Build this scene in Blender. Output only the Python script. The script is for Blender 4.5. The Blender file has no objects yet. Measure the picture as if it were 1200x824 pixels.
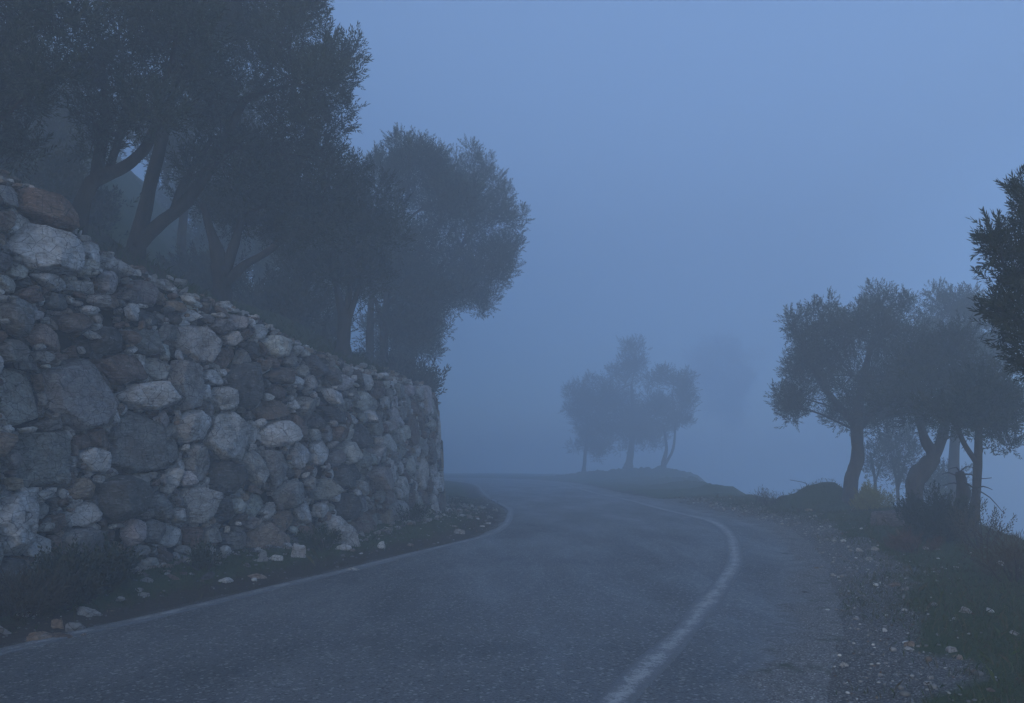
import bpy, bmesh, math
import numpy as np
PI = math.pi
rng = np.random.default_rng(7)
scene = bpy.context.scene
col = scene.collection

# ------------------------------------------------------------------ camera
F, CX, CY, H = 1039.0, 600.0, 412.0, 1.5          # focal length / centre of the 1200 px wide photo, eye height
PITCH = math.atan(109.0 / F)
cp, sp = math.cos(PITCH), math.sin(PITCH)
cam = bpy.data.cameras.new('camera'); cam.sensor_width = 36; cam.lens = 36 * F / 1200
cam.clip_start = 0.05; cam.clip_end = 2000
camo = bpy.data.objects.new('camera', cam); col.objects.link(camo)
camo.location = (0, 0, H); camo.rotation_euler = (PI / 2 + PITCH, 0, 0)
scene.camera = camo

def ray(px, py):
    a, b = (px - CX) / F, (CY - py) / F
    return np.array([a, -sp * b + cp, cp * b + sp])
def at(px, py, Y):
    d = ray(px, py); return np.array([0, 0, H]) + d * (Y / d[1])
def slope_z(y):                                     # the road falls gently away past the bend
    return -0.025 * np.maximum(0, np.asarray(y, float) - 18)
def ground_pt(px, py, dz=0.0):
    d = ray(px, py); y = 1.0
    for _ in range(60):
        z = float(slope_z(y)) + dz
        y = 0.5 * y + 0.5 * ((z - H) / d[2] * d[1])
    return np.array([d[0] / d[1] * y, y, float(slope_z(y)) + dz])
def project(P):
    P = np.asarray(P, float)
    x, y, z = P[..., 0], P[..., 1], P[..., 2] - H
    f = cp * y + sp * z; u = -sp * y + cp * z
    f = np.where(f < 0.05, 0.05, f)
    return CX + F * x / f, CY - F * u / f

# ------------------------------------------------------------------ noise
def _h(ix, iy, iz):
    n = (ix.astype(np.int64) * 374761393 + iy.astype(np.int64) * 668265263 + iz.astype(np.int64) * 2147483647) & 0xFFFFFFFF
    n = ((n ^ (n >> 13)) * 1274126177) & 0xFFFFFFFF
    n = n ^ (n >> 16)
    return (n & 0xFFFF) / 32767.5 - 1.0
def vnoise(x, y, z=None):
    x = np.asarray(x, float); y = np.asarray(y, float); z = np.zeros_like(x) if z is None else np.asarray(z, float)
    ix, iy, iz = np.floor(x), np.floor(y), np.floor(z)
    fx, fy, fz = x - ix, y - iy, z - iz
    fx, fy, fz = [t * t * (3 - 2 * t) for t in (fx, fy, fz)]
    r = 0
    for dx in (0, 1):
        for dy in (0, 1):
            for dz in (0, 1):
                w = (fx if dx else 1 - fx) * (fy if dy else 1 - fy) * (fz if dz else 1 - fz)
                r = r + w * _h(ix + dx, iy + dy, iz + dz)
    return r
def fbm(x, y, z=None, o=4):
    r, a = 0, 0.5
    for i in range(o):
        k = 2.03 ** i
        r = r + a * vnoise(np.asarray(x) * k + 17 * i, np.asarray(y) * k + 31 * i, None if z is None else np.asarray(z) * k)
        a *= 0.5
    return r
def sstep(a, b, x):
    t = np.clip((x - a) / (b - a), 0, 1); return t * t * (3 - 2 * t)

# ------------------------------------------------------------------ mesh helpers
def mesh_obj(name, verts, polys, mat=None, parent=None, smooth=True, colr=None):
    """polys: list of int arrays (M,k)"""
    verts = np.asarray(verts, np.float32)
    if isinstance(polys, np.ndarray): polys = [polys]
    polys = [np.asarray(p, np.int32) for p in polys if len(p)]
    me = bpy.data.meshes.new(name)
    me.vertices.add(len(verts)); me.vertices.foreach_set('co', verts.ravel())
    nl = sum(p.size for p in polys); npoly = sum(len(p) for p in polys)
    me.loops.add(nl); me.polygons.add(npoly)
    me.loops.foreach_set('vertex_index', np.concatenate([p.ravel() for p in polys]))
    tot = np.concatenate([np.full(len(p), p.shape[1], np.int32) for p in polys])
    st = np.concatenate([[0], np.cumsum(tot)[:-1]]).astype(np.int32)
    me.polygons.foreach_set('loop_start', st)
    me.polygons.foreach_set('use_smooth', np.full(npoly, smooth))
    me.update(calc_edges=True); me.validate()
    if colr is not None:
        c = np.ones((len(verts), 4), np.float32); c[:, :3] = colr
        at_ = me.color_attributes.new('tint', 'FLOAT_COLOR', 'POINT'); at_.data.foreach_set('color', c.ravel())
    if mat: me.materials.append(mat)
    o = bpy.data.objects.new(name, me); col.objects.link(o)
    if parent is not None: o.parent = parent
    return o
def tag(o, label=None, cat=None, group=None, kind=None):
    if label: o['label'] = label
    if cat: o['category'] = cat
    if group: o['group'] = group
    if kind: o['kind'] = kind
    return o
def empty(name, loc, label, cat, group=None):
    o = bpy.data.objects.new(name, None); col.objects.link(o); o.location = loc; o.empty_display_size = .2
    return tag(o, label, cat, group)
def child(name, verts, polys, mat, root, **k):          # verts are world positions; made local to the root
    return mesh_obj(name, np.asarray(verts) - np.array(root.location), polys, mat, root, **k)
def grid_faces(n, m):
    i = np.arange(n - 1)[:, None] * m + np.arange(m - 1)[None, :]
    i = i.ravel(); return np.stack([i, i + 1, i + m + 1, i + m], 1)
class Soup:
    def __init__(s): s.v, s.p, s.c, s.n = [], {}, [], 0
    def add(s, v, f, c=None):
        v = np.asarray(v, float)
        fs = f if isinstance(f, list) else [f]
        for q in fs:
            if len(q): s.p.setdefault(q.shape[1], []).append(np.asarray(q) + s.n)
        s.v.append(v); s.n += len(v)
        if c is not None: s.c.append(np.broadcast_to(np.asarray(c, float), (len(v), 3)))
    def arrays(s):
        return np.concatenate(s.v), [np.concatenate(x) for x in s.p.values()], (np.concatenate(s.c) if s.c else None)
def ico(sub):
    bm = bmesh.new(); bmesh.ops.create_icosphere(bm, subdivisions=sub, radius=1)
    v = np.array([p.co[:] for p in bm.verts]); f = np.array([[q.index for q in p.verts] for p in bm.faces]); bm.free()
    return v / np.linalg.norm(v, axis=1)[:, None], f
ICO = {k: ico(k) for k in (1, 2, 3, 4, 5)}
def catmull(P, n=12):
    P = np.asarray(P, float); Q = np.vstack([2 * P[0] - P[1], P, 2 * P[-1] - P[-2]]); out = []
    t = np.linspace(0, 1, n, endpoint=False)[:, None]
    for i in range(len(P) - 1):
        a, b, c, d = Q[i:i + 4]
        out.append(0.5 * (2 * b + (c - a) * t + (2 * a - 5 * b + 4 * c - d) * t ** 2 + (3 * b - a - 3 * c + d) * t ** 3))
    out.append(P[-1:]); return np.vstack(out)
def tube(soup, pts, rad, sides=9, rough=0.0, c=None, seed=0, n=6):
    pts = np.asarray(pts, float); rad = np.asarray(rad, float)
    if n > 1 and len(pts) > 2:
        q = catmull(np.hstack([pts, rad[:, None]]), n); pts, rad = q[:, :3], np.maximum(q[:, 3], .002)
    T = np.gradient(pts, axis=0); T /= np.linalg.norm(T, axis=1)[:, None] + 1e-9
    ref = np.array([0.31, 0.95, 0.05]); A = np.cross(T, ref); A /= np.linalg.norm(A, axis=1)[:, None] + 1e-9
    B = np.cross(T, A); th = np.linspace(0, 2 * PI, sides, endpoint=False)
    R = rad[:, None] * np.ones((1, sides))
    if rough:
        i = np.arange(len(pts))[:, None]
        R = R * (1 + rough * fbm(i * .35 + seed + 0 * th, np.cos(th)[None] * 1.3 + seed + 0 * i, np.sin(th)[None] * 1.3 + 0 * i, 3) * 2)
    V = pts[:, None] + R[..., None] * (np.cos(th)[None, :, None] * A[:, None] + np.sin(th)[None, :, None] * B[:, None])
    m = len(pts); j = np.arange(sides); F_ = []
    for i in range(m - 1):
        F_.append(np.stack([i * sides + j, i * sides + (j + 1) % sides, (i + 1) * sides + (j + 1) % sides, (i + 1) * sides + j], 1))
    V = V.reshape(-1, 3); tip = len(V); V = np.vstack([V, pts[-1:], pts[:1]])
    caps = np.vstack([np.stack([(m - 1) * sides + j, (m - 1) * sides + (j + 1) % sides, np.full(sides, tip)], 1),
                      np.stack([(j + 1) % sides, j, np.full(sides, tip + 1)], 1)])
    soup.add(V, [np.vstack(F_), caps], c)

# ------------------------------------------------------------------ materials
class NT:
    def __init__(s, name):
        s.m = bpy.data.materials.new(name); s.m.use_nodes = True; s.t = s.m.node_tree; s.t.nodes.clear()
        s.out = s.n('ShaderNodeOutputMaterial'); s.b = s.n('ShaderNodeBsdfPrincipled'); s.l(s.b.outputs[0], s.out.inputs[0])
        s.pos = s.n('ShaderNodeNewGeometry').outputs['Position']
    def n(s, t, **k):
        x = s.t.nodes.new(t)
        for a, v in k.items(): setattr(x, a, v)
        return x
    def l(s, a, b): s.t.links.new(a, b)
    def put(s, sock, v):
        if hasattr(v, 'is_output'): s.l(v, sock)
        elif isinstance(v, (tuple, list)): sock.default_value = tuple(v) + ((1,) if len(v) == 3 and sock.type == 'RGBA' else ())
        else: sock.default_value = v
    def vec(s, scale=(1, 1, 1), rotz=0):
        m = s.n('ShaderNodeMapping'); s.l(s.pos, m.inputs[0]); m.inputs['Scale'].default_value = scale; m.inputs['Rotation'].default_value[2] = rotz
        return m.outputs[0]
    def noise(s, sc, det=4, rough=.55, vec=None, dist=0):
        x = s.n('ShaderNodeTexNoise'); s.l(vec if vec is not None else s.pos, x.inputs['Vector'])
        x.inputs['Scale'].default_value = sc; x.inputs['Detail'].default_value = det; x.inputs['Roughness'].default_value = rough; x.inputs['Distortion'].default_value = dist
        return x.outputs['Fac']
    def voro(s, sc, feat='F1', out='Distance', vec=None):
        x = s.n('ShaderNodeTexVoronoi', feature=feat); s.l(vec if vec is not None else s.pos, x.inputs['Vector']); x.inputs['Scale'].default_value = sc
        return x.outputs[out]
    def mr(s, v, a, b, c=0, d=1):
        x = s.n('ShaderNodeMapRange'); s.l(v, x.inputs[0])
        for i, q in enumerate((a, b, c, d)): x.inputs[i + 1].default_value = q
        return x.outputs[0]
    def mix(s, f, a, b, mode='MIX'):
        x = s.n('ShaderNodeMix', data_type='RGBA', blend_type=mode)
        s.put(x.inputs[0], f); s.put(x.inputs[6], a); s.put(x.inputs[7], b); return x.outputs[2]
    def math(s, op, a, b=0.0):
        x = s.n('ShaderNodeMath', operation=op); s.put(x.inputs[0], a); s.put(x.inputs[1], b); return x.outputs[0]
    def attr(s, name='tint'):
        x = s.n('ShaderNodeAttribute', attribute_name=name); return x
    def bump(s, h, st=.5, dist=.02, prev=None):
        x = s.n('ShaderNodeBump'); s.l(h, x.inputs['Height']); x.inputs['Strength'].default_value = st; x.inputs['Distance'].default_value = dist
        if prev is not None: s.l(prev, x.inputs['Normal'])
        return x.outputs[0]
    def done(s, colr, rough=.9, nrm=None, spec=.3):
        s.put(s.b.inputs['Base Color'], colr); s.put(s.b.inputs['Roughness'], rough); s.b.inputs['Specular IOR Level'].default_value = spec
        if nrm is not None: s.l(nrm, s.b.inputs['Normal'])
        return s.m

def m_stone():
    k = NT('stone'); t = k.attr().outputs['Color']
    n1 = k.noise(7, 8, .65, dist=.4); n2 = k.noise(38, 6, .7); n3 = k.noise(2.3, 4, .6); lay = k.noise(9, 5, .6, k.vec((1, 1, 5.5)))
    c = k.mix(k.mr(n1, .3, .72), k.mix(1, t, (.66, .62, .58), 'MULTIPLY'), k.mix(.16, k.mix(1, t, (1.15, 1.15, 1.15), 'MULTIPLY'), (.7, .69, .67)))
    c = k.mix(k.mr(n3, .5, .62, 0, .6), c, k.mix(.5, c, (.17, .105, .065)))
    c = k.mix(k.mr(k.noise(3.6, 5, .65), .52, .64, 0, .65), c, k.mix(.7, c, (.06, .058, .055)))                   # iron stain
    c = k.mix(k.mr(lay, .55, .68, 0, .7), c, k.mix(.35, t, (.74, .73, .7)))     # pale quartz bands
    c = k.mix(k.mr(n2, .5, .68, 0, .8), c, k.mix(.75, c, (.03, .028, .025)))  # coarser pit shade painted into the colour, bump shading being weak
    c = k.mix(k.mr(k.noise(110, 4, .7), .55, .7, 0, .45), c, (.04, .037, .033))                 # shade of pits painted into the colour, and dark lichen
    c = k.mix(k.mr(k.noise(15, 4, .7), .66, .72, 0, .5), c, (.5, .5, .44))     # pale lichen spots
    cr = k.voro(6.5, 'DISTANCE_TO_EDGE', vec=k.vec((1, 1, 1.5)))
    c = k.mix(k.mr(cr, 0, .03, .85, 0), c, (.05, .04, .035))  # crack shade painted in as dark lines
    vf = k.math('ADD', k.voro(5.5, vec=k.vec((1, 1, 1.3))), k.math('MULTIPLY', k.voro(15), .5))
    h = k.math('ADD', k.math('ADD', k.math('MULTIPLY', n1, 1.2), k.math('MULTIPLY', vf, 1.3)), k.math('ADD', k.math('MULTIPLY', n2, .55), k.math('MULTIPLY', lay, 1.0)))
    return k.done(c, .88, k.bump(h, 1.0, .07), .25)
def m_soil():
    k = NT('dark_soil'); n = k.noise(11, 6, .7)
    return k.done(k.mix(n, (.007, .006, .005), (.025, .019, .014)), 1, k.bump(n, .8, .05), .1)
def m_asphalt():
    k = NT('worn_asphalt')
    big = k.noise(.35, 5, .6, dist=.6); st = k.noise(1.0, 5, .6, k.vec((1.1, .28, 1), math.radians(18)), .25)
    g = k.noise(70, 4, .8); v = k.voro(55, out='Color'); sx = k.n('ShaderNodeSeparateColor'); k.l(v, sx.inputs[0])
    c = k.mix(k.mr(big, .35, .65), (.092, .094, .097), (.185, .187, .19))
    c = k.mix(k.mr(st, .5, .75, 0, .5), c, (.25, .25, .25))
    c = k.mix(k.mr(g, .36, .64, 0, .8), c, k.mix(1, c, (.25, .24, .23), 'MULTIPLY'))
    c = k.mix(k.mr(sx.outputs[0], .87, .97, 0, .75), c, (.36, .35, .33))
    c = k.mix(k.mr(sx.outputs[1], .86, .93, 0, .75), c, (.022, .022, .022))
    c = k.mix(k.mr(k.noise(14, 5, .7), .5, .8, 0, .55), c, (.06, .054, .048))
    e = k.attr(); vg2 = k.voro(95, out='Color'); s2 = k.n('ShaderNodeSeparateColor'); k.l(vg2, s2.inputs[0])
    gr = k.mix(s2.outputs[0], (.05, .048, .046), (.21, .2, .19)); gr = k.mix(k.mr(s2.outputs[1], .9, .97), gr, (.4, .39, .37))
    gr = k.mix(k.mr(k.noise(3, 5, .7), .56, .68), gr, (.045, .05, .028))
    ef = k.mr(k.math('ADD', e.outputs['Fac'], k.math('MULTIPLY', k.math('SUBTRACT', k.noise(2.2, 6, .75), .5), 1.1)), .3, .62)
    c = k.mix(ef, c, gr)
    ro = k.math('MAXIMUM', k.mr(st, .35, .7, .62, .36), k.math('MULTIPLY', ef, .95))
    h = k.math('ADD', k.voro(62), k.math('MULTIPLY', g, .8))
    return k.done(c, ro, k.bump(h, .75, .014), .45)
def m_paint():
    k = NT('worn_road_paint'); g = k.noise(75, 4, .8); w = k.noise(5, 6, .75); g2 = k.noise(24, 5, .7)
    t = k.attr().outputs['Fac']                          # 1 in the middle of the line, 0 at its ragged edges
    wear = k.math('ADD', k.math('ADD', k.math('MULTIPLY', g, .85), k.math('MULTIPLY', w, .8)), k.math('MULTIPLY', g2, .5))
    f = k.mr(k.math('SUBTRACT', k.math('ADD', wear, k.math('MULTIPLY', t, .42)), 1.46), -.05, .1)
    c = k.mix(f, k.mix(k.mr(k.noise(70, 4, .8), .36, .64), (.155, .157, .16), (.07, .07, .072)), (.36, .36, .355))
    return k.done(c, k.mr(f, 0, 1, .52, .75), k.bump(g, .7, .01), .45)
def m_ground():
    k = NT('verge_ground'); a = k.attr(); s = k.n('ShaderNodeSeparateColor'); k.l(a.outputs['Color'], s.inputs[0])
    n = k.noise(1.7, 6, .65); f = k.noise(34, 5, .75); m = k.noise(8, 5, .7); v = k.voro(95, out='Color'); vs = k.n('ShaderNodeSeparateColor'); k.l(v, vs.inputs[0])
    soil = k.mix(k.mr(f, .3, .7), (.026, .019, .014), (.08, .06, .044))
    soil = k.mix(k.mr(m, .5, .75, 0, .5), soil, (.06, .042, .028))
    grass = k.mix(k.mr(f, .3, .7), (.028, .046, .014), (.075, .098, .032))
    c = k.mix(k.mr(k.math('ADD', k.math('MULTIPLY', s.outputs[0], .9), k.math('MULTIPLY', k.math('ADD', n, m), .5)), .62, .95), soil, grass)
    grav = k.mix(vs.outputs[0], (.05, .048, .046), (.21, .2, .19))
    grav = k.mix(k.mr(vs.outputs[1], .88, .96), grav, (.42, .41, .39))
    c = k.mix(k.mr(k.math('ADD', s.outputs[1], k.math('MULTIPLY', k.math('SUBTRACT', n, .5), .8)), .35, .65), c, grav)
    h = k.math('ADD', f, k.math('MULTIPLY', k.voro(95), .7))
    return k.done(c, .95, k.bump(h, .9, .03), .2)
def m_bark():
    k = NT('olive_bark'); n = k.noise(6, 6, .7, k.vec((1, 1, .25))); f = k.noise(30, 4, .7, k.vec((1, 1, .3)))
    c = k.mix(k.mr(n, .3, .7), (.02, .017, .014), (.07, .06, .05))
    return k.done(c, .95, k.bump(k.math('ADD', n, f), .9, .03), .1)
def m_tint(name, rough=.7, spec=.25, trans=0):
    k = NT(name); t = k.attr().outputs['Color']; n = k.noise(3, 3, .6)
    return k.done(k.mix(k.mr(n, .3, .7, 0, .5), t, k.mix(1, t, (.62, .66, .6), 'MULTIPLY')), rough, None, spec)
STONE, SOIL, ASPH, PAINT, GROUND, BARK = m_stone(), m_soil(), m_asphalt(), m_paint(), m_ground(), m_bark()
LEAF = m_tint('olive_leaf', .65); BLADE = m_tint('grass_blade', .8, .15); PEB = m_tint('pebble', .85)

# ------------------------------------------------------------------ plan of the place
def gp(l): return [tuple(ground_pt(x, y)[:2]) for x, y in l]
Lpts = [(-14.2, -24), (-10.9, -15), (-5.75, 0)] + gp([(0, 763), (136, 733), (299, 694), (432, 662), (468, 653), (559, 631), (589, 618), (598, 606), (597, 597)]) + [(-.3, 25.5), (-.8, 31), (-1.35, 40), (-1.9, 50), (-3.2, 62), (-6.2, 72), (-11.5, 81), (-19, 89), (-30, 96)]
Rpts = [(-9.6, -24), (-6.3, -15), (-1.15, 0)] + gp([(722, 820), (792, 752), (825, 710), (850, 677), (861, 650), (845, 616), (796, 602), (735, 586), (696, 577.5), (660, 567)]) + [(2.6, 64), (1.1, 74), (-1.9, 82), (-7, 89), (-14, 96), (-26, 104)]
Wpts = [(-14.9, -22), (-9.9, -6), (-7.9, 0), (-5.0, 8.6), (-4.2, 10.8), (-3.25, 12.7), (-2.45, 15), (-1.85, 18), (-1.58, 20), (-1.68, 21.6), (-2.1, 24.5), (-2.7, 30), (-3.4, 40), (-4.2, 50), (-5.6, 62), (-8.6, 72), (-14, 81), (-22, 89), (-33, 96)]
Epts = [(.5, -24), (3.6, -10), (5.6, 0), (6.3, 6), (7.0, 11.6), (8.2, 16), (9.2, 20), (9.2, 23), (7.9, 26.5), (8.6, 33), (9.4, 43), (10.8, 53), (12.8, 64), (15, 74), (16.5, 92), (13, 118), (0, 142), (-20, 160), (-45, 172)]
def resample(C, n):
    s = np.concatenate([[0], np.cumsum(np.linalg.norm(np.diff(C, axis=0), axis=1))]); q = np.linspace(0, s[-1], n)
    return np.stack([np.interp(q, s, C[:, i]) for i in range(C.shape[1])], 1)
def smooth_curve(P):
    C = resample(catmull(P, 14), 460); k = np.hanning(9); k /= k.sum(); o = C.copy()
    for a in (0, 1): o[4:-4, a] = np.convolve(C[:, a], k, 'valid')
    return o
LC, RC, WC, EC = [smooth_curve(p) for p in (Lpts, Rpts, Wpts, Epts)]
def sdist(C, x, y):
    """signed distance to polyline: positive on the right of its direction"""
    x = np.asarray(x, float); sh = x.shape; P = np.stack([x.ravel(), np.asarray(y, float).ravel()], 1)
    A, B = C[:-1], C[1:]; D = B - A; L2 = (D ** 2).sum(1) + 1e-12; out = np.empty(len(P))
    for i in range(0, len(P), 4000):
        Q = P[i:i + 4000]; AP = Q[:, None] - A[None]
        t = np.clip((AP * D).sum(2) / L2, 0, 1); d2 = ((AP - t[..., None] * D) ** 2).sum(2)
        j = d2.argmin(1); k = np.arange(len(Q))
        s = AP[k, j, 1] * D[j, 0] - AP[k, j, 0] * D[j, 1]
        out[i:i + 4000] = np.sqrt(d2[k, j]) * np.where(s > 0, -1, 1)
    return out.reshape(sh)
mound = at(964, 590, 22.4)
MOUNDS = [(mound[0], mound[1], .9, .8, .6), (at(1060, 600, 18)[0], 18, .8, .7, .18)]
for px, Y, r, h in ((735, 80, 3.4, .7), (777, 74, 2.8, .85), (832, 37, 1.1, .3), (690, 84, 3.5, .4), (800, 58, 2.0, .4), (760, 66, 2.4, .35), (815, 45, 1.5, .3)):
    MOUNDS.append((at(px, 550, Y)[0], Y, r, r * 1.2, h))
def gheight(x, y):
    dL, dR, dE = sdist(LC, x, y), sdist(RC, x, y), sdist(EC, x, y)
    n = fbm(x * .8, y * .8, None, 4); n2 = fbm(x * 4, y * 4, None, 3)
    z = slope_z(y) - .03
    lv = sstep(.15, 1.3, -dL); z = z + lv * (.12 + .07 * n + .05 * n2)
    rv = sstep(1.0, 2.6, dR); z = z + rv * (.05 + .12 * n + .05 * n2) + sstep(.7, 1.3, dR) * .024
    for mx, my, rx, ry, h in MOUNDS:
        q = ((x - mx) / rx) ** 2 + ((y - my) / ry) ** 2
        z = z + h * np.exp(-q * .9) * sstep(.5, 1.5, dR) * (1 + .35 * n2)
    e = np.maximum(0, dE + .35 * n)
    z = z - np.minimum(.45 * e ** 1.5, 42 + 0 * e) * sstep(0, .6, e)  # unseen drop deepened so fog below brightens the low fog
    return z, dL, dR, dE
def gz(x, y): return float(gheight(np.array([float(x)]), np.array([float(y)]))[0][0])

# ground sheet, finer near the camera
def stretch(n, lo, hi, c, k):
    a, b = np.arcsinh((lo - c) * k), np.arcsinh((hi - c) * k)
    return c + np.sinh(np.linspace(a, b, n)) / k
xs, ys = stretch(350, -106, 82, 2, .3), stretch(360, -40, 238, 9, .17)
X, Y = np.meshgrid(xs, ys)
Z, dL, dR, dE = gheight(X, Y)

nn = fbm(X * .5, Y * .5, None, 4)
gcol = np.stack([np.where(dL < 0, sstep(.4, 1.2, -dL) * .75, sstep(1.25, 2.3, dR + .9 * nn) * .95),
                 np.where(dL < 0, sstep(.55, .1, -dL) * .6, np.minimum(1.3, 1.5 * sstep(2.6, 1.2, dR + 1.1 * nn)) * sstep(40, 22, Y)), 0 * X], -1)
og = mesh_obj('ground', np.stack([X, Y, Z], -1).reshape(-1, 3), grid_faces(*X.shape), GROUND, colr=gcol.reshape(-1, 3)); tag(og, kind='structure')

# road sheet: from a ragged edge left of the left line to a ragged edge right of the right line
def offset(C, d):
    T = np.gradient(C, axis=0); T /= np.linalg.norm(T, axis=1)[:, None]
    return C + np.stack([T[:, 1], -T[:, 0]], 1) * np.asarray(d).reshape(-1, 1)
NS = 1500
A, B = resample(LC, NS), resample(RC, NS)
ia = np.arange(NS)
A = offset(A, -(.26 + .1 * fbm(ia * .12, ia * 0, None, 4))); B = offset(B, 1.3 + .15 * fbm(ia * .09, ia * 0 + 9, None, 5))
wv = np.concatenate([np.linspace(0, .72, 12, endpoint=False), np.linspace(.72, 1, 12)])
RP = A[:, None] * (1 - wv[None, :, None]) + B[:, None] * wv[None, :, None]
RP = np.dstack([RP, slope_z(RP[..., 1]) + .003 * fbm(RP[..., 0], RP[..., 1], None, 2)])
RP[:, 0, 2] -= .05; RP[:, -1, 2] -= .06
tag(mesh_obj('road', RP.reshape(-1, 3), grid_faces(NS, len(wv)), ASPH, colr=np.repeat(np.clip(1 - np.minimum(np.linalg.norm(RP[..., :2] - RP[:, -1:, :2], axis=2) / 1.35, np.linalg.norm(RP[..., :2] - RP[:, :1, :2], axis=2) / .22), 0, 1)[..., None], 3, 2).reshape(-1, 3)), kind='structure')
def line(name, C, w, y1):
    C = C[(C[:, 1] > -12) & (C[:, 0] > -14)]; C = resample(C, 900); q = np.array([-1, -.85, -.55, 0, .55, .85, 1])
    i = np.arange(len(C)); w_ = w * (1 + .25 * fbm(i * .1, i * 0 + w * 40, None, 3)); o = .03 * fbm(i * .05, i * 0 + 3, None, 3)
    P = np.stack([offset(C, w_ * t + o) for t in q], 1); P = np.dstack([P, slope_z(P[..., 1]) + .003 * fbm(P[..., 0], P[..., 1], None, 2) + .008])
    P[:, [0, -1], 2] -= .016
    c = np.repeat(np.broadcast_to((1 - np.abs(q) ** 2) * (1.1 if w > .1 else .98), P.shape[:2])[..., None], 3, 2)
    return tag(mesh_obj(name, P.reshape(-1, 3), grid_faces(len(C), 7), PAINT, colr=c.reshape(-1, 3)), kind='structure')
line('road_marking_left', LC, .085, 50); line('road_marking_right', RC, .125, 50)

# ------------------------------------------------------------------ dry-stone wall
WR = resample(WC, 2400); ws = np.concatenate([[0], np.cumsum(np.linalg.norm(np.diff(WR, axis=0), axis=1))])
Tn = np.gradient(WR, axis=0); Tn /= np.linalg.norm(Tn, axis=1)[:, None]
Nout = np.stack([Tn[:, 1], -Tn[:, 0]], 1)                      # towards the road
ry = np.array([-22, 0, 8.6, 9.15, 9.3, 9.7, 10.3, 11, 12, 13, 14.2, 16, 18, 20, 22, 26, 61])
rz = np.array([4.6, 4.4, 4.05, 4.0, 3.72, 3.6, 3.46, 3.34, 3.14, 2.98, 2.78, 2.66, 2.62, 2.58, 2.45, 2.2, 1.5])
wtop = np.interp(WR[:, 1], ry, rz)
BAT = .09
def wpos(u, v, out=0.0):
    x = np.interp(u, ws, WR[:, 0]); y = np.interp(u, ws, WR[:, 1]); nx = np.interp(u, ws, Nout[:, 0]); ny = np.interp(u, ws, Nout[:, 1])
    o = out - BAT * v
    return np.stack([x + nx * o, y + ny * o, v], -1)
u0, u1 = np.interp(5.0, WR[:, 1], ws), np.interp(25.5, WR[:, 1], ws)
G = .012
ug, vg = np.arange(u0, u1, G), np.arange(-.05, 4.45, G)
UU, VV = np.meshgrid(ug, vg, indexing='ij')
WPX, WPY = project(wpos(UU, VV))
UW = UU + .05 * fbm(UU * 5, VV * 5, None, 3) + .02 * fbm(UU * 19, VV * 19, None, 2); VW = VV + .05 * fbm(UU * 5 + 40, VV * 5, None, 3) + .02 * fbm(UU * 19 + 9, VV * 19, None, 2)
TOP = np.interp(ug, ws, wtop)
above = WPY >= np.interp(WPX, [-60, 0, 40, 72, 82, 92, 130, 200, 250, 300, 350, 400, 440, 500, 525], [205, 216, 224, 238, 262, 284, 305, 345, 358, 378, 408, 430, 445, 455, 470])
tp = np.array([vg[np.argmin(r_) - 1] if not r_.all() else vg[-1] for r_ in above])
uk = np.interp(19.5, WR[:, 1], ws); TOP = np.where((ug < uk) & (WPX[:, 0] > -50), np.minimum(tp, 4.38), TOP)
wtop = np.where((ws > ug[0]) & (ws < ug[-1]), np.interp(ws, ug, TOP), wtop); wtop = np.convolve(np.pad(wtop, 6, 'edge'), np.ones(13) / 13, 'valid')
TOP = TOP + .04 * fbm(ug * 2.5, ug * 0, None, 3)
PALE, GREY, TAN, BRN, DRK, MID = (.84, .83, .81), (.27, .264, .255), (.37, .27, .19), (.18, .112, .075), (.06, .06, .061), (.5, .485, .46)
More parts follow.
